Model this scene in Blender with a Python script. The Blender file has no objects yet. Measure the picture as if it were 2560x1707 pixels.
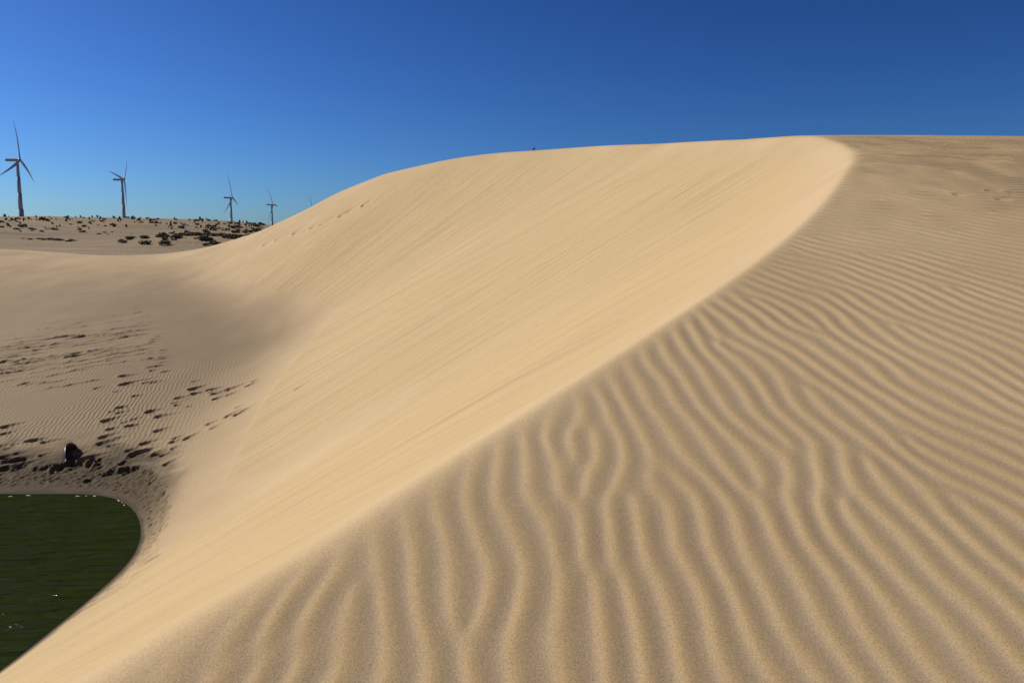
import bpy, math, random
import numpy as np
from mathutils import Vector, Matrix

random.seed(7)
rng = np.random.default_rng(11)
scene = bpy.context.scene
R = math.radians

# ------------------------------------------------------------------ camera
cam_d = bpy.data.cameras.new('camera')
cam = bpy.data.objects.new('camera', cam_d)
scene.collection.objects.link(cam)
cam_d.sensor_width = 36.0
cam_d.lens = 28.0
cam_d.clip_start = 0.05
cam_d.clip_end = 20000
cam.location = (0, 0, 0)
cam.rotation_euler = (R(90 - 6.97), 0, 0)
scene.camera = cam

# ------------------------------------------------------------------ sky, sun, exposure
SUN_AZ = -69.0      # degrees from +Y, negative = to the left
SUN_EL = 36.0
world = bpy.data.worlds.new('World')
scene.world = world
world.use_nodes = True
wt = world.node_tree
wt.nodes.clear()
sky = wt.nodes.new('ShaderNodeTexSky')
sky.sky_type = 'NISHITA'
sky.sun_disc = False
sky.sun_elevation = R(SUN_EL)
sky.sun_rotation = R(SUN_AZ)
sky.altitude = 0
sky.air_density = 0.85
sky.dust_density = 0.6
sky.ozone_density = 8.0
gam = wt.nodes.new('ShaderNodeGamma')
gam.inputs[1].default_value = 1.6
tint = wt.nodes.new('ShaderNodeMix'); tint.data_type = 'RGBA'; tint.blend_type = 'MULTIPLY'
tint.inputs[0].default_value = 1.0
tint.inputs[7].default_value = (0.335, 0.405, 0.445, 1)      # deep polarised blue, the same over the whole sky
bg = wt.nodes.new('ShaderNodeBackground')
bg.inputs[1].default_value = 0.05
wo = wt.nodes.new('ShaderNodeOutputWorld')
wt.links.new(sky.outputs[0], gam.inputs[0])
wt.links.new(gam.outputs[0], tint.inputs[6])
wt.links.new(tint.outputs[2], bg.inputs[0])
wt.links.new(bg.outputs[0], wo.inputs[0])

sun_d = bpy.data.lights.new('sun', 'SUN')
sun_d.energy = 4.5
sun_d.angle = R(0.53)
sun_d.color = (1.0, 0.90, 0.74)
sun = bpy.data.objects.new('sun', sun_d)
scene.collection.objects.link(sun)
sdir = Vector((math.sin(R(SUN_AZ)) * math.cos(R(SUN_EL)), math.cos(R(SUN_AZ)) * math.cos(R(SUN_EL)), math.sin(R(SUN_EL))))
sun.rotation_euler = sdir.to_track_quat('Z', 'Y').to_euler()
sun.location = (-60, 40, 60)

scene.view_settings.view_transform = 'Standard'
scene.view_settings.look = 'None'
scene.view_settings.exposure = 0.25
scene.view_settings.gamma = 1.0

# ------------------------------------------------------------------ helpers
def tag(o, label=None, cat=None, group=None, kind=None):
    if label: o['label'] = label
    if cat: o['category'] = cat
    if group: o['group'] = group
    if kind: o['kind'] = kind
    return o

def link(o, parent=None):
    scene.collection.objects.link(o)
    if parent is not None:
        o.parent = parent
    return o

def mesh_obj(name, verts, faces, mat, parent=None, smooth=True):
    me = bpy.data.meshes.new(name)
    me.from_pydata([tuple(v) for v in verts], [], faces)
    if smooth:
        me.polygons.foreach_set('use_smooth', [True] * len(me.polygons))
    me.update()
    if mat: me.materials.append(mat)
    return link(bpy.data.objects.new(name, me), parent)

def empty(name, loc=(0, 0, 0), rot=(0, 0, 0)):
    o = bpy.data.objects.new(name, None)
    o.location = loc
    o.rotation_euler = rot
    o.empty_display_size = 0.2
    return link(o)

def sstep(a, b, x):
    t = np.clip((x - a) / (b - a), 0, 1)
    return t * t * (3 - 2 * t)

def vnoise(x, y, seed=0):
    """smooth gradient noise, about -1..1"""
    r = np.random.default_rng(1000 + seed)
    ang = r.random((256, 256)).astype(np.float32) * 2 * np.pi
    gx, gy = np.cos(ang), np.sin(ang)
    xi = np.floor(x).astype(np.int64); yi = np.floor(y).astype(np.int64)
    fx = (x - xi).astype(np.float32); fy = (y - yi).astype(np.float32)
    u = fx * fx * fx * (fx * (fx * 6 - 15) + 10); v = fy * fy * fy * (fy * (fy * 6 - 15) + 10)
    def g(ox, oy):
        a = (xi + ox) & 255; b = (yi + oy) & 255
        return gx[a, b] * (fx - ox) + gy[a, b] * (fy - oy)
    n0 = g(0, 0) * (1 - u) + g(1, 0) * u
    n1 = g(0, 1) * (1 - u) + g(1, 1) * u
    return (n0 * (1 - v) + n1 * v) * 1.5

def fbm(x, y, oct=4, seed=0, gain=0.5, lac=2.03):
    t = 0; a = 1.0; f = 1.0; n = 0
    for i in range(oct):
        t = t + a * vnoise(x * f + 17.3 * i, y * f - 9.1 * i, seed + i)
        n += a; a *= gain; f *= lac
    return t / n

def bil(F, x0, y0, h, x, y):
    """bilinear lookup in F[iy, ix]"""
    gx = np.clip((x - x0) / h, 0, F.shape[1] - 1.001); gy = np.clip((y - y0) / h, 0, F.shape[0] - 1.001)
    ix = gx.astype(np.int32); iy = gy.astype(np.int32)
    fx = gx - ix; fy = gy - iy
    return (F[iy, ix] * (1 - fx) + F[iy, ix + 1] * fx) * (1 - fy) + (F[iy + 1, ix] * (1 - fx) + F[iy + 1, ix + 1] * fx) * fy

# ------------------------------------------------------------------ materials
def new_mat(name):
    m = bpy.data.materials.new(name)
    m.use_nodes = True
    nt = m.node_tree
    return m, nt, nt.nodes['Principled BSDF']

def N(nt, typ, **kw):
    n = nt.nodes.new(typ)
    for k, v in kw.items():
        if k in n.inputs:
            n.inputs[k].default_value = v
        else:
            setattr(n, k, v)
    return n

def math_n(nt, op, a, b=None, clamp=False):
    n = nt.nodes.new('ShaderNodeMath'); n.operation = op; n.use_clamp = clamp
    for i, q in enumerate((a, b)):
        if q is None: continue
        if isinstance(q, (int, float)): n.inputs[i].default_value = q
        else: nt.links.new(q, n.inputs[i])
    return n.outputs[0]

def mixc(nt, fac, a, b):
    n = nt.nodes.new('ShaderNodeMix'); n.data_type = 'RGBA'
    for i, q in ((0, fac), (6, a), (7, b)):
        if isinstance(q, (int, float)): n.inputs[i].default_value = q
        elif isinstance(q, tuple): n.inputs[i].default_value = q
        else: nt.links.new(q, n.inputs[i])
    return n.outputs[2]

SAND = (0.47, 0.355, 0.195, 1)
SAND_D = (0.440, 0.327, 0.191, 1)
SAND_L = (0.555, 0.432, 0.269, 1)
WET = (0.050, 0.035, 0.019, 1)

def sand_material(name, ground=True):
    m, nt, b = new_mat(name)
    L = nt.links
    tc = nt.nodes.new('ShaderNodeTexCoord')
    P = tc.outputs['Object']
    at = {}
    for k in ('fs', 'fd', 'stoss', 'slip', 'wet', 'flat', 'floor_grey', 'rip'):
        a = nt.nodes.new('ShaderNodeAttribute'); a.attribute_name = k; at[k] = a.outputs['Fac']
    # large soft tonal drift of the sand itself
    big = N(nt, 'ShaderNodeTexNoise', Scale=0.45, Detail=4.0, Roughness=0.55); L.new(P, big.inputs['Vector'])
    fac = math_n(nt, 'MULTIPLY_ADD', big.outputs['Fac'], 1.6); nt.nodes[-1].inputs[2].default_value = -0.3; nt.nodes[-1].use_clamp = True
    col = mixc(nt, fac, SAND_D, SAND_L)
    # grain
    gr = N(nt, 'ShaderNodeTexNoise', Scale=170.0, Detail=3.0, Roughness=0.8); L.new(P, gr.inputs['Vector'])
    gfac = math_n(nt, 'MULTIPLY_ADD', gr.outputs['Fac'], 2.4); nt.nodes[-1].inputs[2].default_value = -0.7; nt.nodes[-1].use_clamp = True
    dark = mixc(nt, 1.0, col, (0.60, 0.58, 0.56, 1)); nt.nodes[-1].blend_type = 'MULTIPLY'
    lite = mixc(nt, 1.0, col, (1.27, 1.26, 1.24, 1)); nt.nodes[-1].blend_type = 'MULTIPLY'
    col = mixc(nt, gfac, dark, lite)
    # warm sunlight painted into the ripple crest colour, cool sky-lit shade into the troughs
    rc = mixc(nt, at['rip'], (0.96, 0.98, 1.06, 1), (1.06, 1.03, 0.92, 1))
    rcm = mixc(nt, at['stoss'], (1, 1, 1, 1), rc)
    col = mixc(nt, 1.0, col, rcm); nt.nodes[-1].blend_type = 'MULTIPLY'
    # streaks of sorted grains down the slip face
    cmb = nt.nodes.new('ShaderNodeCombineXYZ')
    L.new(math_n(nt, 'MULTIPLY', at['fs'], 5.0), cmb.inputs[0]); L.new(math_n(nt, 'MULTIPLY', at['fd'], 0.22), cmb.inputs[1])
    st = N(nt, 'ShaderNodeTexNoise', Scale=1.0, Detail=6.0, Roughness=0.68, Distortion=0.25); L.new(cmb.outputs[0], st.inputs['Vector'])
    sfac = math_n(nt, 'MULTIPLY_ADD', st.outputs['Fac'], 2.2); nt.nodes[-1].inputs[2].default_value = -0.6; nt.nodes[-1].use_clamp = True
    scol = mixc(nt, sfac, (0.425, 0.315, 0.165, 1), (0.51, 0.39, 0.216, 1))
    col = mixc(nt, math_n(nt, 'MULTIPLY', at['slip'], 0.8), col, scol)
    # darker, greyer sand colour on the floor of the hollow
    col = mixc(nt, math_n(nt, 'MULTIPLY', at['floor_grey'], 0.85), col, mixc(nt, gfac, (0.175, 0.137, 0.091, 1), (0.24, 0.19, 0.128, 1)))
    # damp sand by the water
    col = mixc(nt, at['wet'], col, WET)
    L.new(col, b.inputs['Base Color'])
    rough = math_n(nt, 'MULTIPLY_ADD', at['wet'], -0.12); nt.nodes[-1].inputs[2].default_value = 0.92
    L.new(rough, b.inputs['Roughness'])
    b.inputs['Specular IOR Level'].default_value = 0.15
    # relief: grains, streak relief, small ripples of the flat
    bump1 = N(nt, 'ShaderNodeBump', Strength=0.35, Distance=0.004); L.new(gr.outputs['Fac'], bump1.inputs['Height'])
    st2 = N(nt, 'ShaderNodeTexNoise', Scale=1.0, Detail=5.0, Roughness=0.62, Distortion=0.15)
    cmb2 = nt.nodes.new('ShaderNodeCombineXYZ')
    L.new(math_n(nt, 'MULTIPLY', at['fs'], 13.0), cmb2.inputs[0]); L.new(math_n(nt, 'MULTIPLY', at['fd'], 0.30), cmb2.inputs[1])
    L.new(cmb2.outputs[0], st2.inputs['Vector'])
    hs = math_n(nt, 'MULTIPLY', st2.outputs['Fac'], at['slip'])
    bump2 = N(nt, 'ShaderNodeBump', Strength=0.6, Distance=0.045); L.new(hs, bump2.inputs['Height']); L.new(bump1.outputs[0], bump2.inputs['Normal'])
    mp = nt.nodes.new('ShaderNodeMapping'); mp.inputs['Rotation'].default_value = (0, 0, R(-14)); L.new(P, mp.inputs['Vector'])
    wv = N(nt, 'ShaderNodeTexWave', Scale=2.6, Distortion=6.0, Detail=2.0)
    wv.inputs['Detail Scale'].default_value = 0.55; wv.inputs['Detail Roughness'].default_value = 0.55
    wv.bands_direction = 'X'; wv.wave_profile = 'SIN'
    L.new(mp.outputs[0], wv.inputs['Vector'])
    hw = math_n(nt, 'MULTIPLY', wv.outputs['Fac'], at['flat'])
    bump3 = N(nt, 'ShaderNodeBump', Strength=1.0, Distance=0.016); L.new(hw, bump3.inputs['Height']); L.new(bump2.outputs[0], bump3.inputs['Normal'])
    L.new(bump3.outputs[0], b.inputs['Normal'])
    return m

M_SAND = sand_material('sand')

def simple(name, col, rough=0.6, spec=0.3, nscale=0, namt=0.2, bump=0.0):
    m, nt, b = new_mat(name)
    b.inputs['Roughness'].default_value = rough
    b.inputs['Specular IOR Level'].default_value = spec
    if nscale:
        tc = nt.nodes.new('ShaderNodeTexCoord')
        n = N(nt, 'ShaderNodeTexNoise', Scale=nscale, Detail=4.0, Roughness=0.6); nt.links.new(tc.outputs['Object'], n.inputs['Vector'])
        lo = tuple(c * (1 - namt) for c in col[:3]) + (1,); hi = tuple(min(1, c * (1 + namt)) for c in col[:3]) + (1,)
        nt.links.new(mixc(nt, n.outputs['Fac'], lo, hi), b.inputs['Base Color'])
        if bump:
            bp = N(nt, 'ShaderNodeBump', Strength=0.6, Distance=bump); nt.links.new(n.outputs['Fac'], bp.inputs['Height']); nt.links.new(bp.outputs[0], b.inputs['Normal'])
    else:
        b.inputs['Base Color'].default_value = tuple(col[:3]) + (1,)
    return m

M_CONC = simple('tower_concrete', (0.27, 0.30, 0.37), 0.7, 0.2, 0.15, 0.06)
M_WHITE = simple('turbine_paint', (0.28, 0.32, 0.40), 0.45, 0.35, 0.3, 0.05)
M_LEAF = simple('shrub_leaf', (0.125, 0.115, 0.07), 0.75, 0.15, 1.2, 0.5)
M_TWIG = simple('shrub_twig', (0.10, 0.075, 0.05), 0.85, 0.1, 3.0, 0.3)
M_DRY = simple('dry_grass', (0.085, 0.075, 0.04), 0.8, 0.1, 1.5, 0.4)
M_DARK = simple('dark_plastic', (0.02, 0.016, 0.013), 0.34, 0.5, 9.0, 0.4)
M_FOAM = simple('foam', (0.55, 0.54, 0.50), 0.6, 0.3, 14.0, 0.12)

# ------------------------------------------------------------------ the dune as a height field
WATER = -5.5
# brink / ridge line of the dune in plan: x, y, z, slope of the inner face, rounding of the edge
CP = np.array([
    (-6.0, -4.6, -2.6, .60, .10), (-3.9, -1.4, -2.25, .60, .10), (-2.35, 0.9, -1.82, .60, .08), (-1.34, 2.36, -1.36, .60, .055),
    (-0.78, 2.98, -1.16, .60, .045), (-0.06, 3.86, -0.89, .60, .034), (0.76, 4.84, -0.59, .60, .026), (2.01, 6.44, -0.10, .60, .022),
    (3.02, 7.95, 0.36, .60, .02), (3.89, 9.48, 0.83, .605, .02), (4.61, 11.0, 1.16, .595, .02), (5.80, 14.0, 1.62, .58, .02), (6.50, 16.5, 2.07, .568, .02),
    (6.84, 19.0, 2.50, .556, .022), (6.45, 22.5, 2.87, .548, .025), (6.1, 26.0, 3.26, .538, .03), (5.3, 30.5, 3.73, .55, .035), (3.52, 35.0, 4.18, .60, .04), (1.02, 39.0, 4.46, .62, .06),
    (-1.5, 42.5, 4.69, .62, .09), (-4.25, 45.0, 4.58, .60, .14),
    (-7.72, 48.5, 4.28, .58, .30), (-10.66, 50.0, 3.46, .57, .42), (-13.1, 51.0, 2.32, .50, .48), (-15.2, 51.5, 1.40, .42, .38),
    (-20.5, 52.0, -0.20, .25, .2), (-26.2, 52.0, -0.66, .15, .15), (-33.2, 52.0, -0.25, .145, .15), (-43, 50, .2, .145, .2), (-54, 43, .6, .145, .3), (-62, 30, .6, .145, .3)])

def catmull(C, n):
    out = []
    Pd = np.vstack([2 * C[0] - C[1], C, 2 * C[-1] - C[-2]])
    for i in range(1, len(Pd) - 2):
        p0, p1, p2, p3 = Pd[i - 1:i + 3]
        for t in np.linspace(0, 1, n, endpoint=False):
            out.append(0.5 * ((2 * p1) + (-p0 + p2) * t + (2 * p0 - 5 * p1 + 4 * p2 - p3) * t * t + (-p0 + 3 * p1 - 3 * p2 + p3) * t ** 3))
    out.append(Pd[-2])
    return np.array(out)

B = catmull(CP, 16)
seg = np.hypot(np.diff(B[:, 0]), np.diff(B[:, 1]))
Bs = np.concatenate([[0], np.cumsum(seg)])
sg = np.arange(0, Bs[-1], 0.35)
B = np.stack([np.interp(sg, Bs, B[:, k]) for k in range(5)], 1)
Bs = sg
BT = np.gradient(B[:, :2], axis=0); BT /= np.linalg.norm(BT, axis=1)[:, None]
S_SADDLE = Bs[np.argmin(np.hypot(B[:, 0] + 10.66, B[:, 1] - 50))]

# stoss (windward) profile by distance
ky = np.array([-80, -20, -4, 0, 8, 10, 12, 14, 21, 30, 40, 50, 65, 120.])
ks = np.array([0.02, .12, .28, .306, .306, .25, .17, .15, .15, .07, .05, -.05, -.1, 0.])
yy = np.linspace(-80, 120, 4001)
fz = np.concatenate([[0], np.cumsum(np.interp(yy, ky, ks)[:-1] * np.diff(yy))])
fz = fz - np.interp(0, yy, fz) - 2.09
def stoss_profile(x, y):
    z = np.interp(y, yy, fz)
    z = z + 0.05 * vnoise(x * 0.30 + 3, y * 0.24, 5) * sstep(6, 14, y)
    xr = np.maximum(x - 0.5 * np.maximum(y, 0) - 3, 0)
    return z - 0.0025 * xr ** 1.5

def blur(F, n, w):
    for _ in range(n):
        for ax in (0, 1):
            F = sum(np.roll(F, k, ax) for k in range(-w, w + 1)) / (2 * w + 1)
    return F
# coarse fields over the bowl: envelope of the inner face, brink distance, foot position
GH = 0.25; GX0, GY0 = -76.0, -76.0
gxs = np.arange(GX0, 76.01, GH); gys = np.arange(GY0, 76.01, GH)
def coarse_fields():
    ny, nx = len(gys), len(gxs)
    env = np.zeros((ny, nx)); dist = np.zeros((ny, nx)); foot = np.zeros((ny, nx)); zb = np.zeros((ny, nx)); kk = np.zeros((ny, nx)); fs = np.zeros((ny, nx))
    KS = 0.10
    for j in range(0, ny, 4):
        yb = gys[j:j + 4]
        X, Y = np.meshgrid(gxs, yb)
        dx = X[..., None] - B[:, 0]; dy = Y[..., None] - B[:, 1]
        d = np.sqrt(dx * dx + dy * dy)
        i = np.argmin(d, -1)
        # signed distance to the tangent line at the nearest sample, blended with the point distance
        ddx = np.take_along_axis(dx, i[..., None], -1)[..., 0]; ddy = np.take_along_axis(dy, i[..., None], -1)[..., 0]
        cr = BT[i, 0] * ddy - BT[i, 1] * ddx
        al = BT[i, 0] * ddx + BT[i, 1] * ddy
        dm = np.take_along_axis(d, i[..., None], -1)[..., 0]
        sd = np.where(np.abs(al) < 0.3, cr, np.sign(cr) * dm)
        dist[j:j + 4] = sd; foot[j:j + 4] = Bs[i] + np.clip(al, -.2, .2)
        zb[j:j + 4] = np.interp(foot[j:j + 4], Bs, B[:, 2]); kk[j:j + 4] = B[i, 4]
        c = B[:, 2] - B[:, 3] * d
        mx = c.max(-1)
        w = np.exp((c - mx[..., None]) / KS)
        env[j:j + 4] = mx
        fs[j:j + 4] = (w * Bs).sum(-1) / w.sum(-1)
    return env, dist, foot, zb, kk, fs
ENV, DIST, FOOT, ZB, KK, FS = coarse_fields()
# gently rising floor of the hollow between the pond and the saddle
_PL = -5.52 + 0.142 * (gys[:, None] - 17.0) + 0 * gxs[None, :]
_mk = sstep(-.3, .1, _PL - ENV) * (DIST > 0)
ENV0 = ENV
ENV = np.where(DIST > 0, np.maximum(ENV, _PL), ENV)
FLATM = blur(sstep(-1.5, .9, _PL - ENV0), 2, 4) * (DIST > 0)
FS = FS * (1 - _mk) + np.maximum(FS, S_SADDLE + 5) * _mk
# the crease where the two inner slopes meet is softened by drifting sand
_w = sstep(2.0, 5.0, DIST)
ENV = ENV * (1 - _w) + blur(ENV, 2, 4) * _w
FS = FS * (1 - _w) + blur(FS, 2, 2) * _w

_g = np.gradient(FS, GH); GFS = blur(np.hypot(_g[0], _g[1]), 1, 2)

def look(F, x, y): return bil(F, GX0, GY0, GH, x, y)

def shore_shape(x, y):
    """bed of the pond, deep in the middle"""
    return -7.2 + 0 * x

# footprints: x, y, heading (radians), length, depth
FEET = []
def add_feet(pts, ln=.42, dp=.085, hd=None):
    for (x, y) in pts:
        FEET.append((x, y, hd if hd is not None else random.uniform(.3, .9), ln * random.uniform(.75, 1.3), dp * random.uniform(.7, 1.25)))
LENS = []
#F0
FEET_XY = [(-12.58, 25.8), (-12.22, 24.88), (-12.13, 25.06), (-11.27, 23.64), (-11.23, 22.58), (-10.99, 22.14), (-11.02, 21.52), (-10.63, 20.82), (-10.23, 21.04), (-10.19, 22.28), (-9.64, 21.82), (-9.24, 20.64), (-10.16, 22.14), (-9.8, 23.48), (-9.8, 24.5), (-9.53, 23.92), (-9.15, 24.22), (-8.75, 23.66), (-8.26, 23.2), (-8.39, 23.98), (-7.81, 23.64), (-10.5, 20.28), (-10.28, 19.84), (-9.04, 19.18), (-8.42, 19.64), (-8.12, 19.74), (-7.85, 20.52), (-7.36, 20.78), (-7.06, 20.6), (-9.95, 18.84), (-9.14, 19.08), (-8.55, 18.92), (-7.96, 18.16), (-13.46, 21.04), (-13.23, 20.48), (-11.77, 19.92), (-12.2, 19.98), (-12.31, 18.9), (-11.91, 18.76), (-10.59, 19.16), (-10.19, 18.9), (-9.19, 19.76), (-8.6, 23.06)]
TRAIL_XY = [(-12.44, 43.64), (-11.46, 43.54), (-10.41, 42.96), (-9.77, 42.92), (-8.76, 42.82), (-8.42, 42.84), (-7.64, 42.82), (-13.24, 43.9)]
WIND_XY = [(4.68, 8.4), (5.11, 8.52), (5.02, 8.22), (5.28, 8.46), (8.38, 15.3), (7.88, 13.28), (8.09, 12.98)]
LENS_XY = [(-18.2, 29.6), (-16.5, 30.5), (-16.0, 29.7), (-15.4, 31.3), (-16.8, 27.3), (-17.1, 27.0), (-15.2, 28.4), (-16.9, 33.0), (-14.4, 27.3), (-15.5, 28.5), (-15.1, 24.9), (-16.1, 28.4), (-14.7, 28.3), (-16.6, 34.9), (-16.4, 28.0), (-16.4, 34.9), (-14.9, 30.7), (-16.9, 27.1), (-16.4, 27.1), (-17.3, 30.8), (-15.6, 28.6), (-15.0, 27.4), (-16.2, 34.3), (-13.9, 28.4), (-17.4, 27.5), (-13.4, 27.3), (-16.8, 30.7), (-15.4, 29.6), (-14.5, 26.3), (-15.3, 25.0), (-14.2, 30.7), (-17.2, 26.5), (-18.5, 29.2), (-16.8, 27.7), (-20.1, 30.7), (-14.6, 27.0), (-16.4, 27.5), (-14.2, 29.2), (-15.2, 33.0), (-15.8, 26.1), (-17.0, 25.7), (-18.6, 29.8), (-16.6, 26.1), (-17.0, 25.8), (-15.9, 34.0), (-16.3, 33.9), (-15.6, 27.9), (-17.4, 32.6), (-17.0, 31.7), (-16.5, 35.0), (-15.9, 30.8), (-18.2, 29.5), (-13.9, 24.8), (-15.3, 27.6), (-16.2, 29.6), (-18.9, 28.6), (-18.7, 28.6), (-18.0, 33.6), (-16.5, 27.8), (-15.9, 30.6), (-17.8, 27.2), (-15.2, 28.8), (-16.8, 29.4), (-16.7, 30.7), (-16.1, 26.7), (-17.6, 29.9), (-17.4, 29.5), (-14.4, 28.3), (-15.6, 30.3), (-16.6, 27.6), (-15.4, 24.9), (-19.0, 30.4), (-16.8, 26.0), (-18.1, 30.2), (-15.0, 26.0), (-15.0, 30.6), (-15.2, 28.6), (-16.2, 33.5), (-17.2, 26.8), (-15.7, 28.2), (-13.8, 27.9), (-17.6, 28.1), (-14.3, 26.7), (-15.9, 32.0), (-16.6, 27.3), (-15.8, 31.4), (-15.8, 27.1), (-19.1, 33.1), (-16.1, 25.3), (-15.9, 34.4), (-14.6, 25.1), (-18.0, 29.1), (-15.0, 29.2), (-18.0, 32.2), (-17.5, 28.8), (-16.9, 25.9), (-16.7, 30.7), (-15.9, 24.0), (-16.2, 33.9), (-15.5, 32.2), (-15.9, 31.0), (-17.8, 28.3), (-15.0, 26.8), (-15.4, 26.5), (-17.5, 29.4), (-16.4, 26.6), (-16.7, 33.2), (-16.4, 27.7), (-14.4, 28.8), (-16.7, 26.4), (-14.1, 28.4), (-15.3, 31.5), (-17.7, 27.0), (-15.6, 27.9), (-18.8, 32.6), (-17.4, 26.1), (-17.2, 26.2), (-17.2, 26.3), (-14.8, 31.8), (-16.9, 30.0), (-17.4, 28.9), (-15.2, 28.5), (-16.7, 30.7), (-16.4, 27.4), (-19.2, 30.1), (-17.4, 29.7), (-17.1, 26.3), (-15.3, 28.2), (-17.3, 34.4), (-14.9, 27.6), (-17.6, 30.6), (-15.0, 28.8), (-17.1, 29.6), (-18.4, 29.9), (-16.5, 29.8), (-17.1, 29.6), (-15.0, 25.8), (-18.8, 32.1), (-15.1, 31.4), (-17.5, 30.7), (-16.8, 26.2), (-16.6, 33.1), (-18.1, 33.0), (-17.6, 27.2), (-17.4, 27.4), (-15.2, 30.1), (-17.4, 26.9), (-15.3, 31.5), (-15.3, 31.0), (-16.6, 25.8), (-11.5, 25.2), (-11.7, 25.0), (-12.6, 27.7), (-13.7, 30.5), (-13.8, 30.8), (-13.5, 29.5), (-12.1, 26.9), (-13.7, 29.4), (-12.6, 28.4), (-13.1, 28.6), (-11.4, 25.1), (-13.2, 28.3), (-11.6, 26.3), (-13.8, 30.1), (-11.8, 25.5), (-12.4, 27.9), (-12.3, 27.7), (-14.1, 30.3), (-13.6, 30.2), (-12.8, 27.6), (-12.3, 26.8), (-12.1, 27.3), (-11.9, 25.5), (-13.6, 29.8), (-12.7, 28.7), (-13.0, 28.3)]
_keep = random.getstate(); random.seed(21)
add_feet(FEET_XY, .27, .085)
for (x, y) in FEET_XY:
    for q in range(random.choice([0, 1, 1])): FEET.append((x + random.gauss(0, .55), y + random.gauss(0, .5), random.uniform(.2, 1.0), random.uniform(.14, .22), random.uniform(.035, .06)))
for i in range(14): FEET.append((random.uniform(-13.2, -8.2), random.uniform(18.2, 19.8), random.uniform(.2, 1.0), random.uniform(.14, .25), random.uniform(.03, .055)))
add_feet(TRAIL_XY, .40, .11, 0.5)
for (x, y) in WIND_XY: FEET.append((x, y, random.uniform(-.3, .3), .11 if y < 10 else .2, .011))
# wind-worn lamination on the floor of the hollow
for i, (lx, ly) in enumerate(LENS_XY):
    if i < 150: LENS.append((lx, ly, random.uniform(.2, 1.0), random.uniform(.10, .24), random.uniform(.024, .058)))
    else: LENS.append((lx, ly, random.uniform(.10, .34), random.uniform(.10, .2), random.uniform(.025, .06)))
random.setstate(_keep)
#F1

def base_height(x, y):
    env = look(ENV, x, y); d = look(DIST, x, y); zb = look(ZB, x, y); k = look(KK, x, y); foot = look(FOOT, x, y)
    tan = np.interp(foot, Bs, B[:, 3])
    zf = zb - tan * d
    we = sstep(0.6, 3.0, d)
    zl = zf * (1 - we) + env * we
    # windward surface, pulled to meet the brink
    F = stoss_profile(x, y)
    fx = np.interp(foot, Bs, B[:, 0]); fy = np.interp(foot, Bs, B[:, 1])
    corr = zb - stoss_profile(fx, fy)
    za = F + corr * np.exp(-(d / 5.0) ** 2)
    zr = zb - 0.07 * np.abs(d) - 0.004 * d * d
    w = sstep(S_SADDLE - 9, S_SADDLE + 4, foot)
    zs = np.where(d < 0, za * (1 - w) + zr * w, za * (1 - w) + zb * w)
    m = np.minimum(zl, zs)
    z = m - k * np.log(np.exp(-(zl - m) / k) + np.exp(-(zs - m) / k))
    return z, d, foot

# ---- ripple field of the windward slope: oriented stripes grown from noise
RC = 0.016; RX0, RY0 = -3.4, 0.0; RNX, RNY = 1080, 1440
def grow_ripples():
    xs = RX0 + RC * np.arange(RNX); ys = RY0 + RC * np.arange(RNY)
    X, Y = np.meshgrid(xs, ys)
    base = np.interp(Y, [0, 2.5, 3.5, 5.5, 6.5, 8.5, 12, 20], [-6, 2, 8, 20, 36, 62, 78, 86])
    th = base + np.clip(6 * (X - .3 * Y), -22, 22) + 16 * vnoise(X * .6, Y * .6, 31) + 17 * vnoise(X * 1.7, Y * 1.7, 32)
    fx = np.fft.fftfreq(RNX, RC); fy = np.fft.fftfreq(RNY, RC)
    FX, FY = np.meshgrid(fx, fy)
    fr = np.hypot(FX, FY) + 1e-9; fa = np.degrees(np.arctan2(FY, FX))
    G = []; W = []
    lam = 0.131
    rad = np.exp(-((fr - 1 / lam) / (0.20 / lam)) ** 2)
    for c in np.arange(-50, 116, 20.0):
        G.append((rad * np.exp(-(((fa - c + 180) % 360 - 180) / 15.0) ** 2)).astype(np.float32))
        W.append(np.exp(-((th - c) / 13.0) ** 2).astype(np.float32))
    sw = sum(W) + 1e-6
    W = [w / sw for w in W]
    r = np.random.default_rng(5)
    psi = (r.standard_normal((RNY, RNX)) + 1j * r.standard_normal((RNY, RNX))).astype(np.complex64)
    for it in range(9):
        Fp = np.fft.fft2(psi)
        acc = 0
        for g, w in zip(G, W):
            acc = acc + w * np.fft.ifft2(Fp * g)
        a = np.abs(acc)
        s = np.sqrt((a * a).mean())
        psi = (acc / (a + 0.35 * s)).astype(np.complex64)
    return psi
PSI = grow_ripples()
def ripple_height(x, y):
    wx = x + .030 * vnoise(x * 2.6, y * 2.6, 43); wy = y + .030 * vnoise(x * 2.6 + 9, y * 2.6, 44)
    x, y = wx, wy
    re = bil(PSI.real, RX0, RY0, RC, x, y); im = bil(PSI.imag, RX0, RY0, RC, x, y)
    amp = np.clip(np.hypot(re, im) * 1.45, 0, 1)
    ph = np.arctan2(im, re)
    # lee side (facing the left) steeper
    t = (ph / (2 * np.pi)) % 1.0
    a = 0.40
    prof = np.where(t < a, -np.cos(np.pi * t / a), np.cos(np.pi * (t - a) / (1 - a)))
    return amp * prof

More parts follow.
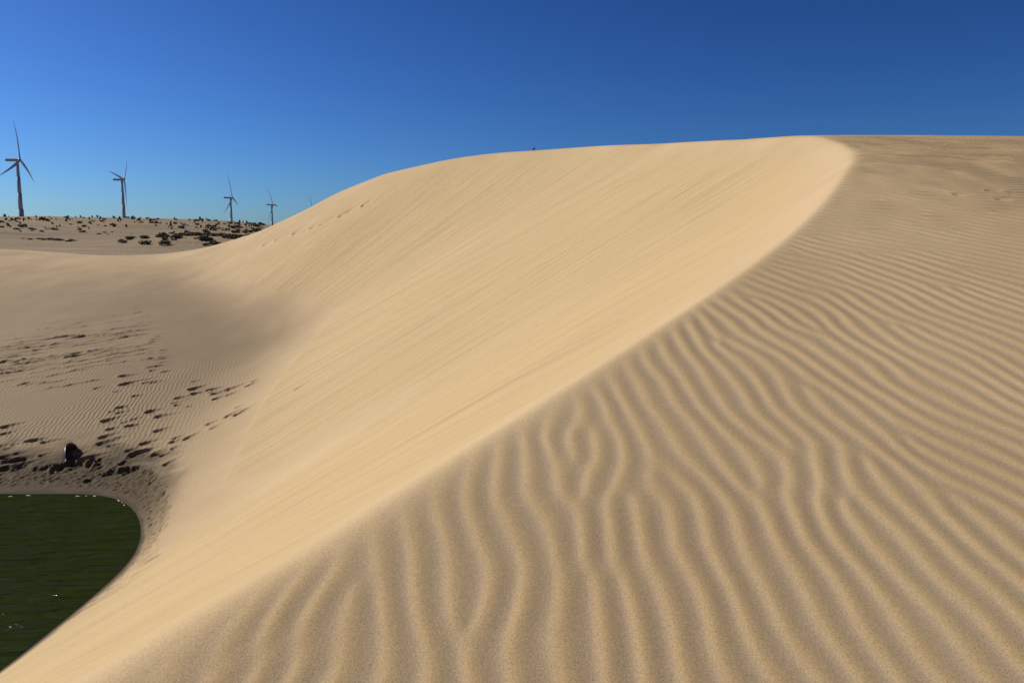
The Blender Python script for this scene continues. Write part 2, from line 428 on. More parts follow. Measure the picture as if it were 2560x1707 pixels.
def detail(x, y, z, d, foot):
    at = {}
    r = np.hypot(x, y)
    inb = (x > RX0) & (x < RX0 + RC * (RNX - 1)) & (y > RY0 + .05) & (y < RY0 + RC * (RNY - 1))
    stoss = sstep(0.0, np.interp(y, [2, 5, 9], [.34, .2, .12]), -d + 0.05 * vnoise(x * 2, y * 2, 40)) * inb
    edge = sstep(0, 1.2, x - RX0) * sstep(0, 1.0, RX0 + RC * RNX - x) * sstep(0, 1.0, RY0 + RC * RNY - y)
    rp = ripple_height(x, y)
    amp = 0.0040 * (0.9 + 0.25 * vnoise(x * .7, y * .7, 41)) * np.interp(y, [2.5, 5, 6, 9, 14], [.9, 1, 1.25, 2.3, 3.4])
    z = z + rp * amp * stoss * edge
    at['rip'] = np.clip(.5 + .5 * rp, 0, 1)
    # slip face: broad tongues and fine avalanche streaks
    fs = look(FS, x, y)
    h = z - WATER
    slip = sstep(0.10, 0.5, d) * (1 - sstep(S_SADDLE - 10, S_SADDLE - 1, fs)) * sstep(0.0, 0.5, h)
    gfs = look(GFS, x, y)
    slip = slip * (1 - sstep(1.35, 2.6, gfs))
    n1 = fbm(fs * 1.1 + .10 * vnoise(x, y, 3), d * 0.10, 3, 50)
    n2 = fbm(fs * 6.5, d * 0.26, 3, 55, .6)
    rid = 1 - np.abs(fbm(fs * 2.2 + 8, d * 0.15, 3, 60)) * 2.2
    z = z + slip * sstep(0.3, 2.5, d) * (0.020 * n1 + 0.014 * n2 + 0.020 * np.clip(rid, -1, 1) * sstep(-.2, .5, n1))
    flat = sstep(S_SADDLE - 12, S_SADDLE - 3, fs) * (d > 0)
    # soft swells of the flat
    z = z + flat * sstep(.2, 2, h) * (0.10 * fbm(x * .25, y * .18, 3, 70))
    # laminated scarps worn by the wind
    ex, ey = 0.80, 0.60
    for (lx, ly, La, Lb, A) in LENS:
        m = (np.abs(x - lx) < La * 2.4 + Lb * 2) & (np.abs(y - ly) < La * 2.4 + Lb * 2)
        if not m.any(): continue
        a = (x[m] - lx) * ex + (y[m] - ly) * ey
        bb = (x[m] - lx) * ey - (y[m] - ly) * ex + 0.10 * vnoise(a * 3.0 + lx, a * 0 + ly, 80)
        t = bb / Lb
        saw = np.where(t < 0, np.clip(1 + t, 0, 1) ** 1.3, 1 - sstep(0, .16, t))
        z[m] += A * saw * np.exp(-(a / La) ** 4) * (0.8 + .4 * vnoise(a * 2.2, bb * 4, 81))
    h0 = z - WATER
    # footprints
    for (px, py, hd, ln, dp) in FEET:
        m = (np.abs(x - px) < 1.2) & (np.abs(y - py) < 1.2)
        if not m.any(): continue
        c, s = math.cos(hd), math.sin(hd)
        a = (x[m] - px) * c + (y[m] - py) * s
        bq = -(x[m] - px) * s + (y[m] - py) * c
        # heel end steep, the sand slumped back gently towards the other end
        t = np.clip((a + ln) / (2.5 * ln), 0, 1)
        depth = sstep(0, .14, t) * (1 - t) ** 1.15
        w = ln * .46 * np.sqrt(np.sin(np.pi * np.clip(t, 0, 1) ** .62) + 1e-4) + .02
        cross = np.clip(1 - (bq / w) ** 2, 0, 1)
        edge = np.exp(-((np.abs(bq) - w * 1.12) / (.05 + .25 * w)) ** 2) * sstep(0, .1, t) * (1 - t)
        lip = np.exp(-((a + ln * 1.12) / (.18 * ln)) ** 2 - (bq / (ln * .45)) ** 2)
        z[m] += dp * (-1.25 * depth * np.sqrt(cross) + 0.22 * edge + .35 * lip)
    # ragged scarp and clods at the shore
    h = z - WATER
    near = (y > 8) & (y < 24) & (x < -3)
    nn = fbm(x * 1.3, y * 1.3, 4, 90, .6)
    onflat = near * sstep(11.5, 14.5, y + 0.25 * (x + 7))
    ca = .8 * x + .6 * y; cb = .6 * x - .8 * y
    n6 = fbm(ca * 1.6, cb * 4.2, 4, 92, .65)
    sc = sstep(.17, .21, h + .06 * fbm(x * .8, y * .8, 2, 93) + .07 * n6)
    band = onflat * sstep(.015, .07, h) * (1 - sstep(.17, .27, h + .08 * nn))
    clod = fbm(ca * 2.8, cb * 7.5, 4, 95, .7)
    z = z + onflat * 0.10 * (sc - sstep(.3, 1.4, h)) * (h > 0) + band * (0.125 * np.abs(clod) - 0.02)
    # crumbling strip where the slip face meets the water
    st2 = near * (1 - onflat) * sstep(9.8, 11.5, y) * sstep(.03, .15, h) * (1 - sstep(.35, .9, h + .25 * nn))
    z = z + st2 * 0.10 * fbm(fs * 5, d * 1.6, 3, 97, .6)
    hw = np.where(h0 > .05, h0, z - WATER); h = z - WATER
    wet = (1 - sstep(.01, .07 + .14 * (1 - onflat), hw + .03 * nn)) * (y < 26) * (x < 0)
    damp = near * (1 - sstep(.20, .46, hw + .2 * nn)) * sstep(10, 13, y) * 0.86 * sstep(.25, .7, look(FLATM, x, y))
    at['wet'] = np.maximum(wet, damp)
    at['fs'] = fs; at['fd'] = d; at['stoss'] = stoss; at['slip'] = slip * sstep(.2, 1.2, d)
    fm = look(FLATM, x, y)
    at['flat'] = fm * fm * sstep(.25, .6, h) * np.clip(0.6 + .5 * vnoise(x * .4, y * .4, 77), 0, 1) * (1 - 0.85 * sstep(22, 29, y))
    at['floor_grey'] = fm * (1 - 0.9 * sstep(2.3, 4.4, h - .02 * (y - 20)))
    return z, at

#MARK
# ---- polar grid: fine in view, coarse all round
def grid_axes():
    a = list(np.arange(-38, 38.01, 0.1))
    step = 0.1; cur = 38.0; side = []
    while cur < 178:
        step = min(step * 1.12, 4.0); cur += step; side.append(min(cur, 180.0))
    az = np.radians(np.array([-q for q in reversed(side)] + a + side))
    r = [0.35]
    while r[-1] < 72:
        q = r[-1]
        dr = float(np.interp(q, [.35, 1.3, 4.2, 13, 17, 26, 36, 41, 72], [.03, .0075, .0215, .0215, .036, .038, .07, .26, .46]))
        r.append(q + dr)
    return az, np.array(r)
AZ, RR = grid_axes()
NA, NR = len(AZ), len(RR)
A2, R2 = np.meshgrid(AZ, RR)
GXX = (np.sin(A2) * R2).ravel(); GYY = (np.cos(A2) * R2).ravel()
gz, gd, gf = base_height(GXX, GYY)
gz = np.maximum(gz, shore_shape(GXX, GYY))
gz, gat = detail(GXX, GYY, gz, gd, gf)
# sink the rim so that the outer land takes over
gz = gz - 2.5 * sstep(66, 72, np.hypot(GXX, GYY))
CO = np.stack([GXX, GYY, gz], 1)
Pg = CO.reshape(NR, NA, 3)
du = np.gradient(Pg, axis=1); dv = np.gradient(Pg, axis=0)
nrm = np.cross(du, dv); nrm /= np.linalg.norm(nrm, axis=-1)[..., None] + 1e-12
nrm[nrm[..., 2] < 0] *= -1
NRM = nrm.reshape(-1, 3)
idx = np.arange(NR * NA).reshape(NR, NA)
Q = np.stack([idx[:-1, :-1], idx[:-1, 1:], idx[1:, 1:], idx[1:, :-1]], -1).reshape(-1, 4)
cap = np.stack([idx[:-1, -1], idx[:-1, 0], idx[1:, 0], idx[1:, -1]], -1)
Q = np.vstack([Q, cap])
isflat = (gat['fs'][Q[:, 0]] > S_SADDLE - 5) & (gd[Q[:, 0]] > 0)

def grid_object(name, quads, mat, center=False):
    used, inv = np.unique(quads, return_inverse=True)
    co = CO[used]; q = inv.reshape(-1, 4)
    nf = len(q)
    me = bpy.data.meshes.new(name)
    extra = 0
    me.vertices.add(len(co)); me.vertices.foreach_set('co', co.astype(np.float32).ravel())
    me.loops.add(nf * 4); me.loops.foreach_set('vertex_index', q.astype(np.int32).ravel())
    me.polygons.add(nf); me.polygons.foreach_set('loop_start', np.arange(0, nf * 4, 4, dtype=np.int32))
    me.polygons.foreach_set('loop_total', np.full(nf, 4, dtype=np.int32))
    me.polygons.foreach_set('use_smooth', np.ones(nf, dtype=bool))
    me.update(calc_edges=True)
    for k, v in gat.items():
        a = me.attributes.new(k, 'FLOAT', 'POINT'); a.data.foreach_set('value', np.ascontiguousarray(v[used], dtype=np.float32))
    me.normals_split_custom_set_from_vertices(NRM[used].astype(np.float32))
    me.materials.append(mat)
    return link(bpy.data.objects.new(name, me))

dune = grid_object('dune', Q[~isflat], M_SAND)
tag(dune, 'large pale sand dune with rippled windward slope and streaked slip face', kind='structure')
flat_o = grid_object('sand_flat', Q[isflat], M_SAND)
tag(flat_o, 'dark greyish sand hollow with footprints between the pond and the saddle', kind='structure')

# ------------------------------------------------------------------ land behind the dune
def terrain_height(x, y):
    r = np.hypot(x, y)
    base = np.interp(r, [40, 64, 80, 105, 128, 150, 172, 215, 420, 950, 2500, 8000], [-5.5, -2.6, -1.3, -0.3, 0.9, 2.8, 4.8, 3.0, 2.5, 13.0, 5, 4])
    az = np.degrees(np.arctan2(x, y))
    k = np.interp(az, [-180, -60, -34, -26, -21, -18.5, -16.5, -10, 60, 180], [.9, 1, 1, 1.05, 1.02, .93, .80, .62, .6, .9])
    hill = np.where(r < 420, base * np.where(base > 0, k, 1), base)
    hill = hill + sstep(75, 130, r) * (1 - sstep(300, 500, r)) * (0.35 * fbm(x * .03, y * .05, 4, 120) + .18 * fbm(x * .12, y * .16, 3, 125))
    hill = hill + 1.3 * np.exp(-(((x + 38) / 11) ** 2 + ((y - 98) / 9) ** 2))
    hill = hill + 0.5 * np.exp(-(((x + 78) / 16) ** 2 + ((y - 112) / 5) ** 2))
    return hill
def build_land():
    az = np.radians(np.concatenate([np.arange(-180, -45, 3.0), np.arange(-45, -8, 0.16), np.arange(-8, 45, .6), np.arange(45, 180.1, 3.0)]))
    r = [64.0]
    while r[-1] < 9000: r.append(r[-1] * (1.006 if r[-1] < 230 else 1.05))
    r = np.array(r)
    A, Rr = np.meshgrid(az, r)
    x = np.sin(A) * Rr; y = np.cos(A) * Rr
    z = terrain_height(x, y)
    z = z - 1.2 * (1 - sstep(66, 72, Rr))
    me = bpy.data.meshes.new('far_sand_hill')
    n, m = A.shape
    ii = np.arange(n * m).reshape(n, m)
    q = np.stack([ii[:-1, :-1], ii[:-1, 1:], ii[1:, 1:], ii[1:, :-1]], -1).reshape(-1, 4)
    nf = len(q)
    me.vertices.add(n * m); me.vertices.foreach_set('co', np.stack([x, y, z], -1).astype(np.float32).ravel())
    me.loops.add(nf * 4); me.loops.foreach_set('vertex_index', q.astype(np.int32).ravel())
    me.polygons.add(nf); me.polygons.foreach_set('loop_start', np.arange(0, nf * 4, 4, dtype=np.int32)); me.polygons.foreach_set('loop_total', np.full(nf, 4, dtype=np.int32))
    me.polygons.foreach_set('use_smooth', np.ones(nf, dtype=bool))
    me.update(calc_edges=True)
    mt, nt, b = new_mat('far_sand')
    L = nt.links
    tc = nt.nodes.new('ShaderNodeTexCoord')
    mp = nt.nodes.new('ShaderNodeMapping'); mp.inputs['Scale'].default_value = (.05, .35, .3); mp.inputs['Rotation'].default_value = (0, 0, R(8)); L.new(tc.outputs['Object'], mp.inputs['Vector'])
    n1 = N(nt, 'ShaderNodeTexNoise', Scale=1.0, Detail=6.0, Roughness=.62); L.new(mp.outputs[0], n1.inputs['Vector'])
    n2 = N(nt, 'ShaderNodeTexNoise', Scale=2.2, Detail=5.0, Roughness=.7); L.new(tc.outputs['Object'], n2.inputs['Vector'])
    f = math_n(nt, 'MULTIPLY_ADD', n1.outputs['Fac'], 3.0); nt.nodes[-1].inputs[2].default_value = -1.0; nt.nodes[-1].use_clamp = True
    c = mixc(nt, f, (.23, .182, .122, 1), (.36, .278, .18, 1))
    f2 = math_n(nt, 'MULTIPLY_ADD', n2.outputs['Fac'], 2.4); nt.nodes[-1].inputs[2].default_value = -0.7; nt.nodes[-1].use_clamp = True
    c = mixc(nt, f2, mixc(nt, .35, c, (.20, .16, .11, 1)), c)
    L.new(c, b.inputs['Base Color'])
    b.inputs['Roughness'].default_value = .95; b.inputs['Specular IOR Level'].default_value = .1
    bp = N(nt, 'ShaderNodeBump', Strength=.7, Distance=.35); L.new(n2.outputs['Fac'], bp.inputs['Height']); L.new(bp.outputs[0], b.inputs['Normal'])
    me.materials.append(mt)
    o = link(bpy.data.objects.new('far_sand_hill', me))
    tag(o, 'low sandy hill dotted with dark shrubs behind the dune', kind='structure')
build_land()

# ------------------------------------------------------------------ pond
def build_pond():
    me = bpy.data.meshes.new('pond')
    xs = np.arange(-60, -2.9, 0.5); ys = np.arange(-30, 20.1, 0.5)
    X, Y = np.meshgrid(xs, ys); n, m = X.shape
    ii = np.arange(n * m).reshape(n, m)
    q = np.stack([ii[:-1, :-1], ii[:-1, 1:], ii[1:, 1:], ii[1:, :-1]], -1).reshape(-1, 4)
    me.from_pydata(np.stack([X.ravel(), Y.ravel(), np.full(n * m, WATER)], 1).tolist(), [], q.tolist())
    mt, nt, b = new_mat('pond_water')
    L = nt.links
    tc = nt.nodes.new('ShaderNodeTexCoord')
    mp = nt.nodes.new('ShaderNodeMapping'); mp.inputs['Rotation'].default_value = (0, 0, R(-8)); mp.inputs['Scale'].default_value = (.45, 1.9, 1); L.new(tc.outputs['Object'], mp.inputs['Vector'])
    n1 = N(nt, 'ShaderNodeTexNoise', Scale=2.6, Detail=3.0, Roughness=.5, Distortion=.4); L.new(mp.outputs[0], n1.inputs['Vector'])
    n2 = N(nt, 'ShaderNodeTexNoise', Scale=.35, Detail=2.0); L.new(tc.outputs['Object'], n2.inputs['Vector'])
    nt.nodes.remove(b)
    df = nt.nodes.new('ShaderNodeBsdfDiffuse'); gl = nt.nodes.new('ShaderNodeBsdfGlossy'); gl.inputs['Roughness'].default_value = .08
    mx = nt.nodes.new('ShaderNodeMixShader'); mx.inputs[0].default_value = .028
    L.new(df.outputs[0], mx.inputs[1]); L.new(gl.outputs[0], mx.inputs[2]); L.new(mx.outputs[0], nt.nodes['Material Output'].inputs['Surface'])
    L.new(mixc(nt, n2.outputs['Fac'], (.013, .020, .0012, 1), (.021, .027, .002, 1)), df.inputs['Color'])
    bp = N(nt, 'ShaderNodeBump', Strength=1.0, Distance=.14); L.new(n1.outputs['Fac'], bp.inputs['Height']); L.new(bp.outputs[0], gl.inputs['Normal']); L.new(bp.outputs[0], df.inputs['Normal'])
    me.materials.append(mt)
    o = link(bpy.data.objects.new('pond', me))
    tag(o, 'dark green pond at the foot of the dune', kind='structure')
build_pond()

# ------------------------------------------------------------------ wind turbines
def lathe(prof, seg=20, axis='z'):
    v = []; f = []
    for (r, z) in prof:
        for k in range(seg):
            a = 2 * math.pi * k / seg
            v.append((r * math.cos(a), r * math.sin(a), z))
    for i in range(len(prof) - 1):
        for k in range(seg):
            k2 = (k + 1) % seg
            f.append((i * seg + k, i * seg + k2, (i + 1) * seg + k2, (i + 1) * seg + k))
    f.append(tuple(reversed(range(seg)))); f.append(tuple(range((len(prof) - 1) * seg, len(prof) * seg)))
    return v, f

def blade_geo(L=45.0):
    """blade along +Z from the hub centre, chord along Y (in the rotor plane), tip flexed to -X"""
    v = []; f = []; nseg = 16; nq = 10
    for i in range(nseg + 1):
        t = i / nseg; z = 1.2 + t * (L - 1.2)
        ch = 1.8 + (3.3 - 1.8) * math.sin(min(t / .2, 1) * math.pi / 2) if t < .2 else 3.3 * (1 - (t - .2) / .8) ** 0.85 + .28
        th = max(1.8 * (1 - t / .22) + .7 * t / .22 if t < .22 else .7 * (1 - t) + .10, .10)
        tw = R(14) * (1 - t) ** 2
        off = -4.6 * t ** 2
        sweep = -.6 * t
        for k in range(nq):
            a = 2 * math.pi * k / nq
            c = ch * (.5 * math.cos(a) - .12) + sweep; h = th * .5 * math.sin(a)
            v.append((h * math.cos(tw) - c * math.sin(tw) + off, c * math.cos(tw) + h * math.sin(tw), z))
    for i in range(nseg):
        for k in range(nq):
            k2 = (k + 1) % nq
            f.append((i * nq + k, i * nq + k2, (i + 1) * nq + k2, (i + 1) * nq + k))
    f.append(tuple(reversed(range(nq)))); f.append(tuple(range(nseg * nq, (nseg + 1) * nq)))
    return v, f

def box_geo(x0, x1, y0, y1, z0, z1, ch=.3):
    """chamfered box along X"""
    prof = [(y0 + ch, z0), (y1 - ch, z0), (y1, z0 + ch), (y1, z1 - ch), (y1 - ch, z1), (y0 + ch, z1), (y0, z1 - ch), (y0, z0 + ch)]
    cy, cz = (y0 + y1) / 2, (z0 + z1) / 2
    rings = [(x0, .86), (x0 + .5, 1.0), (x1 - .8, 1.0), (x1, .8)]
    v = []; f = []
    for (x, s) in rings:
        for (y, z) in prof: v.append((x, cy + (y - cy) * s, cz + (z - cz) * s))
    for i in range(3):
        for k in range(9):
            k2 = (k + 1) % 8
            f.append((i * 8 + k, i * 8 + k2, (i + 1) * 8 + k2, (i + 1) * 8 + k))
    f.append(tuple(reversed(range(9)))); f.append(tuple(range(24, 32)))
    return v, f

HUB = 86.0
def make_turbine():
    t = empty('wind_turbine')
    secs = [(2.95, 2.85, -2, 30), (2.35, 2.1, 30, 48.6), (2.0, 1.85, 48.6, 67), (1.7, 1.45, 67, HUB - 1.7)]
    for (r0, r1, z0, z1) in secs:
        v, f = lathe([(r0, z0), (r0 * .5 + r1 * .5, (z0 + z1) / 2), (r1, z1 - .02)], 24)
        mesh_obj('tower_section', v, f, M_CONC, t)
    v, f = box_geo(-12.5, 1.2, -1.9, 1.9, HUB - 1.55, HUB + 1.5, .5)
    na = mesh_obj('nacelle', v, f, M_WHITE, t, smooth=False)
    for (x, y) in ((-11.4, .7), (-10.6, -.7)):
        vv, ff = lathe([(.09, HUB + 1.7), (.07, HUB + 4.0)], 6)
        mesh_obj('weather_mast', [(a + x, b + y, c) for a, b, c in vv], ff, M_WHITE, na, smooth=False)
    rot = empty('rotor', (3.0, 0, HUB)); rot.parent = t
    v, f = lathe([(.05, 1.9), (.8, 1.6), (1.45, .8), (1.7, -.2), (1.65, -1.6)], 18)
    v = [(c, b, -a) for a, b, c in v]
    mesh_obj('hub', v, f, M_WHITE, rot)
    v, f = blade_geo()
    for k in range(3):
        o = mesh_obj('blade', v, f, M_WHITE, rot)
        o.rotation_euler = (R(-120 * k), 0, 0)
    return t

def copy_tree(o, parent=None):
    c = o.copy()
    link(c)
    c.parent = parent
    for ch in list(o.children): copy_tree(ch, c)
    return c

TURB = [
    # hub x, y, z (m), yaw of the rotor axis from +X, rotor turn
    (-566.4, 935.2, 95.8, 4.5, 2, 'largest wind turbine, leftmost above the scrubby hill, wide stepped tower base visible'),
    (-581.4, 1214.0, 95.6, 6.3, 42, 'second largest wind turbine, between the leftmost one and the pair, blades in a V'),
    (-518.9, 1498.2, 85.2, -0.8, -11, 'wind turbine rising behind the dark scrub, left one of the close pair'),
    (-555.2, 1874.4, 90.5, -5.2, -27, 'small wind turbine nearest the dune edge, right one of the close pair'),
    (-528.0, 2133.2, 88.2, -6.0, -11, 'faint farthest wind turbine, only a blade shows above the dune edge'),
]

proto = make_turbine()
for i, (hx, hy, hz, psi, ph, lab) in enumerate(TURB):
    o = proto if i == 0 else copy_tree(proto)
    o.rotation_euler = (0, 0, R(psi))
    o.location = (hx - 3.0 * math.cos(R(psi)), hy - 3.0 * math.sin(R(psi)), hz - HUB)
    for ch in o.children:
        if ch.name.startswith('rotor'): ch.rotation_euler = (R(-ph), 0, 0)
    tag(o, lab, 'wind turbine', 'wind turbines on the horizon')

# ------------------------------------------------------------------ shrubs on the far hill
def shrub_mesh(name, seed, n, w, h, leaf, mat, spiky=False):
    r = random.Random(seed)
    v = []; f = []; mi = []
    # lobes give the bush an uneven outline
    lobes = [(r.uniform(-.55, .55) * w, r.uniform(-.55, .55) * w, r.uniform(.25, .6) * h, r.uniform(.28, .5) * w, r.uniform(.3, .5) * h) for _ in range(6)]
    for i in range(n):
        lx, ly, lz, lw, lh = r.choice(lobes)
        while True:
            a, b, c = r.uniform(-1, 1), r.uniform(-1, 1), r.uniform(-1, 1)
            if a * a + b * b + c * c < 1: break
        p = Vector((lx + a * lw, ly + b * lw, max(.02, lz + c * lh)))
        if spiky:
            dr = Vector((p.x * .5 + r.uniform(-.3, .3), p.y * .5 + r.uniform(-.3, .3), 1)).normalized()
        else:
            dr = Vector((r.gauss(0, 1), r.gauss(0, 1), r.gauss(.3, 1))).normalized()
        sd = dr.cross(Vector((r.gauss(0, 1), r.gauss(0, 1), r.gauss(0, 1)))).normalized()
        l = leaf * r.uniform(.6, 1.3); wd = l * (.12 if spiky else .38)
        o = len(v)
        v += [p - dr * l * .5, p + sd * wd, p + dr * l * .5, p - sd * wd]
        f.append((o, o + 1, o + 2, o + 3)); mi.append(0)
    for i in range(9):
        lx, ly, lz, lw, lh = r.choice(lobes)
        o = len(v); t = .012 + .01 * h
        q = Vector((lx, ly, lz + lh * .4)); s = q.cross(Vector((0, 0, 1)))
        s = s.normalized() * t if s.length > 1e-5 else Vector((t, 0, 0))
        u = Vector((0, 0, 1)).cross(s).normalized() * t
        v += [Vector((0, 0, -.15)) + s, Vector((0, 0, -.15)) - s, Vector((0, 0, -.15)) + u, q]
        f += [(o, o + 1, o + 3), (o + 1, o + 2, o + 3), (o + 2, o, o + 3)]; mi += [1] * 3
    me = bpy.data.meshes.new(name)
    me.from_pydata([tuple(q) for q in v], [], f)
    me.materials.append(mat); me.materials.append(M_TWIG)
    me.polygons.foreach_set('material_index', mi)
    me.update()
    return me
SH = [shrub_mesh('shrub', 100 + i, 230, .75, .75, .20, M_LEAF) for i in range(5)]
TU = [shrub_mesh('grass_tuft', 200 + i, 90, .28, .62, .42, M_DRY, True) for i in range(4)]

def put(meshes, name, x, y, sc, lab, cat, grp, squash=1.0, z=None):
    o = bpy.data.objects.new(name, random.choice(meshes))
    if z is None: z = float(terrain_height(np.array([x]), np.array([y]))[0])
    o.location = (x, y, z - .04 * sc)
    o.rotation_euler = (0, 0, random.uniform(0, 6.28))
    o.scale = (sc, sc * random.uniform(.8, 1.2), sc * squash)
    link(o); tag(o, lab, cat, grp)
    return o
def polar(az, r): return math.sin(R(az)) * r, math.cos(R(az)) * r
def where(x, y):
    a = math.degrees(math.atan2(x, y))
    if a < -31.2: return 'left of the largest turbine'
    if a < -28.4: return 'just right of the largest turbine'
    if a < -25.6: return 'just left of the second largest turbine'
    if a < -22.3: return 'just right of the second largest turbine'
    if a < -19.1: return 'left of the close turbine pair'
    return 'below the close turbine pair'
# dense scrub towards the right of the hill
for i in range(95):
    x, y = polar(random.triangular(-24.5, -15.5, -17.5), random.uniform(126, 171))
    put(SH, 'shrub', x, y, random.uniform(.4, 1.1), 'dark dense shrub on the right shoulder of the far hill', 'shrub', 'dense scrub on the hill shoulder', random.uniform(.6, .9))
# dark clump on the mound just behind the saddle
for i in range(60):
    a = random.uniform(0, 6.28); q = math.sqrt(random.random())
    x = -37.5 + 10 * q * math.cos(a) ; y = 97 + 8 * q * math.sin(a)
    put(SH, 'shrub', x, y, random.uniform(.5, 1.2), 'dark shrub in the thick clump on the mound behind the saddle', 'shrub', 'shrub clump behind the saddle', random.uniform(.6, .9))
# scattered bushes over the hill face
for i in range(75):
    x, y = polar(random.uniform(-35.5, -22), random.uniform(133, 172))
    put(SH, 'shrub', x, y, random.uniform(.3, .9), 'scattered small shrub on the sandy hill face ' + where(x, y), 'shrub', 'scattered shrubs on the hill face ' + where(x, y), random.uniform(.55, .8))
# a short row of low bushes lower left
for i in range(9):
    x, y = polar(-31.2 + i * .33 + random.uniform(-.15, .15), 121 + random.uniform(-2, 2) - i * .8)
    put(SH, 'shrub', x, y, random.uniform(.4, .95), 'low shrub in the short row below the hill face at left', 'shrub', 'row of low shrubs at left', .5)
# grass tufts along the crest
for i in range(150):
    x, y = polar(random.uniform(-35.5, -17), random.choice([random.uniform(160, 174), random.uniform(145, 172)]))
    put(TU, 'grass_tuft', x, y, random.uniform(.35, .9), 'thin grass tuft on the far hill crest ' + where(x, y), 'grass', 'grass tufts on the far crest ' + where(x, y))
# tiny plants peeking over the dune edge
for (x, y) in [(-13.75, 51.3), (-13.3, 51.2), (-12.75, 51.0), (-12.1, 50.8), (-11.75, 50.6), (-15.0, 51.6)]:
    zz = float(base_height(np.array([x]), np.array([y]))[0][0])
    put(SH, 'small_plant', x, y, random.uniform(.09, .16), 'tiny dark plant poking over the dune edge beside the turbines', 'plant', 'tiny plants on the dune edge', .7, z=zz)

# thin stake standing in the sand behind the saddle
def tube(pts, rad, seg=7):
    v = []; f = []
    for i, p in enumerate(pts):
        for k in range(seg):
            a = 2 * math.pi * k / seg
            v.append((p[0] + rad[i] * math.cos(a), p[1] + rad[i] * math.sin(a), p[2]))
    for i in range(len(pts) - 1):
        for k in range(seg):
            k2 = (k + 1) % seg; f.append((i * seg + k, i * seg + k2, (i + 1) * seg + k2, (i + 1) * seg + k))
    f.append(tuple(range((len(pts) - 1) * seg, len(pts) * seg)))
    return v, f
v, f = tube([(.06, 0, -.2), (.03, 0, .35), (0, .02, .7), (-.05, .02, .98)], [.022, .02, .018, .012])
st = mesh_obj('stake', v, f, M_TWIG)
sx, sy = -46.9, 99.0
st.location = (sx, sy, float(terrain_height(np.array([sx]), np.array([sy]))[0]))
tag(st, 'thin lone stake standing in the sand behind the saddle', 'stake')

def ground_z(x, y):
    z = max(float(base_height(np.array([x]), np.array([y]))[0][0]), -7.2)
    return z

# ------------------------------------------------------------------ half-buried curved sheet by the water
def curved_sheet():
    v = []; f = []
    nu, nv = 22, 10
    half = .46; hgt = .36
    for side in (0, 1):
        for i in range(nu + 1):
            t = -1 + 2 * i / nu
            top = hgt * math.sqrt(max(0, 1 - t * t * .96)) * (1 + .12 * t)
            for j in range(nv + 1):
                w = j / nv
                z = -.22 + (top + .22) * w
                bow = .13 * (1 - t * t) - .10 * w * w
                v.append((-bow + side * .018, t * half, z))
    n = (nu + 1) * (nv + 1)
    for i in range(nu):
        for j in range(nv):
            a = i * (nv + 1) + j
            f.append((a, a + 1, a + nv + 2, a + nv + 1)); f.append((n + a, n + a + nv + 1, n + a + nv + 2, n + a + 1))
        a = i * (nv + 1) + nv; f.append((a, n + a, n + a + nv + 1, a + nv + 1))
        a = i * (nv + 1); f.append((a, a + nv + 1, n + a + nv + 1, n + a))
    for i in (0, nu):
        for j in range(nv):
            a = i * (nv + 1) + j; f.append((a, n + a, n + a + 1, a + 1) if i else (a, a + 1, n + a + 1, n + a))
    return v, f
v, f = curved_sheet()
cs = mesh_obj('curved_sheet', v, f, M_DARK)
CSX, CSY = -10.89, 19.02
cs.location = (CSX, CSY, ground_z(CSX, CSY) + .03)
cs.rotation_euler = (0, R(6), R(12))
tag(cs, 'shiny black curved sheet half buried in sand above the pond edge', 'debris')

# ------------------------------------------------------------------ tiny bird on the crest
def ball(c, s, seg=12, rings=8, rot=None):
    v = []; f = []
    for i in range(rings + 1):
        a = math.pi * i / rings
        for k in range(seg):
            b = 2 * math.pi * k / seg
            p = Vector((s[0] * math.sin(a) * math.cos(b), s[1] * math.sin(a) * math.sin(b), s[2] * math.cos(a)))
            if rot: p = rot @ p
            v.append(tuple(p + Vector(c)))
    for i in range(rings):
        for k in range(seg):
            k2 = (k + 1) % seg; f.append((i * seg + k, (i + 1) * seg + k, (i + 1) * seg + k2, i * seg + k2))
    return v, f
def merge(*gs):
    v = []; f = []
    for a, b in gs:
        o = len(v); v += a; f += [tuple(i + o for i in q) for q in b]
    return v, f
M_BIRD = simple('bird_dark', (.012, .011, .014), .7, .2, 30, .3)
M_BELLY = simple('bird_belly', (.42, .22, .07), .8, .1, 40, .3)
bx, by = 1.04, 39.05
bird = empty('bird', (bx, by, ground_z(bx, by)))
rt = Matrix.Rotation(R(18), 3, 'Y')
mesh_obj('body', *merge(ball((0, 0, .085), (.062, .036, .036), rot=rt), ball((-.078, 0, .068), (.045, .018, .008), rot=rt), ball((.052, 0, .125), (.024, .021, .022)), ball((.083, 0, .122), (.016, .006, .006))), M_BIRD, bird)
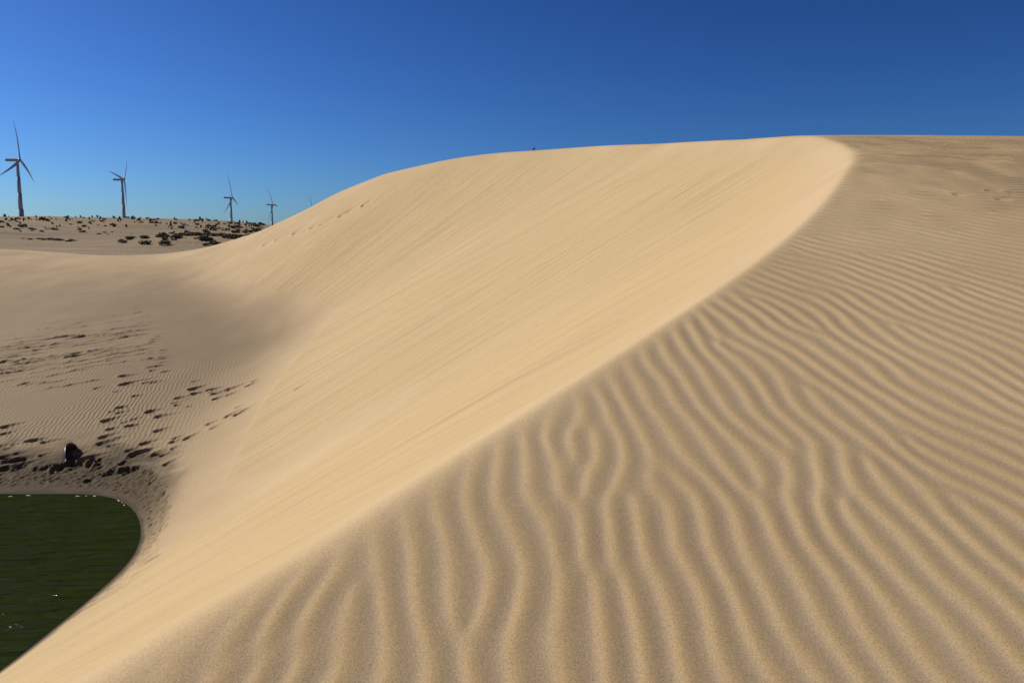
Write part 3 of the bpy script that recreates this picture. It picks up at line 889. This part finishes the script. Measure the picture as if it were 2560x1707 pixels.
mesh_obj('belly', *ball((.008, 0, .066), (.05, .03, .026)), M_BELLY, bird)
for yq in (-.014, .014):
    vv, ff = tube([(0, yq, -.01), (.004, yq, .05)], [.004, .004], 5)
    mesh_obj('leg', vv, ff, M_BELLY, bird)
tag(bird, 'tiny dark bird with tan underside on the far dune crest', 'bird')

# ------------------------------------------------------------------ foam flecks along the far shore
def build_foam():
    v = []; f = []
    r = random.Random(4)
    def fleck(x, y, a, b, hd):
        o = len(v); n = 9
        v.append((x, y, WATER + .022))
        for k in range(n):
            t = 2 * math.pi * k / n; q = r.uniform(.55, 1.1)
            dx, dy = a * q * math.cos(t), b * q * math.sin(t)
            v.append((x + dx * math.cos(hd) - dy * math.sin(hd), y + dx * math.sin(hd) + dy * math.cos(hd), WATER + .006))
        for k in range(n): f.append((o, o + 1 + k, o + 1 + (k + 1) % n))
    xs = np.arange(-14, -6, .02)
    ysr = np.arange(9.5, 19, .03)
    X, Y = np.meshgrid(xs, ysr)
    z, d, ft = base_height(X.ravel(), Y.ravel())
    z, _ = detail(X.ravel(), Y.ravel(), np.maximum(z, -7.2), d, ft)
    h = (z - WATER).reshape(X.shape)
    ok = np.argwhere(np.abs(h + .015) < .012)
    r.shuffle(oklist := ok.tolist())
    cnt = 0
    for (i, j) in oklist:
        x, y = X[i, j], Y[i, j]
        pr = .5 if (-9.4 < x < -7.3 and y > 15.3) else (.12 if y > 15 else 0)
        if r.random() > pr: continue
        gy, gx = np.gradient(h[max(i - 2, 0):i + 3, max(j - 2, 0):j + 3])
        hd = math.atan2(gx.mean(), -gy.mean() + 1e-9) + math.pi / 2
        hd = math.atan2(gy.mean() / .03, gx.mean() / .02) + math.pi / 2
        fleck(x + r.gauss(0, .02), y + r.gauss(0, .02), r.uniform(.02, .08), r.uniform(.006, .013), hd)
        cnt += 1
        if cnt > 10: break
    o = mesh_obj('foam', v, f, M_FOAM)
    tag(o, 'white foam flecks along the far edge of the pond', 'foam', kind='stuff')
build_foam()
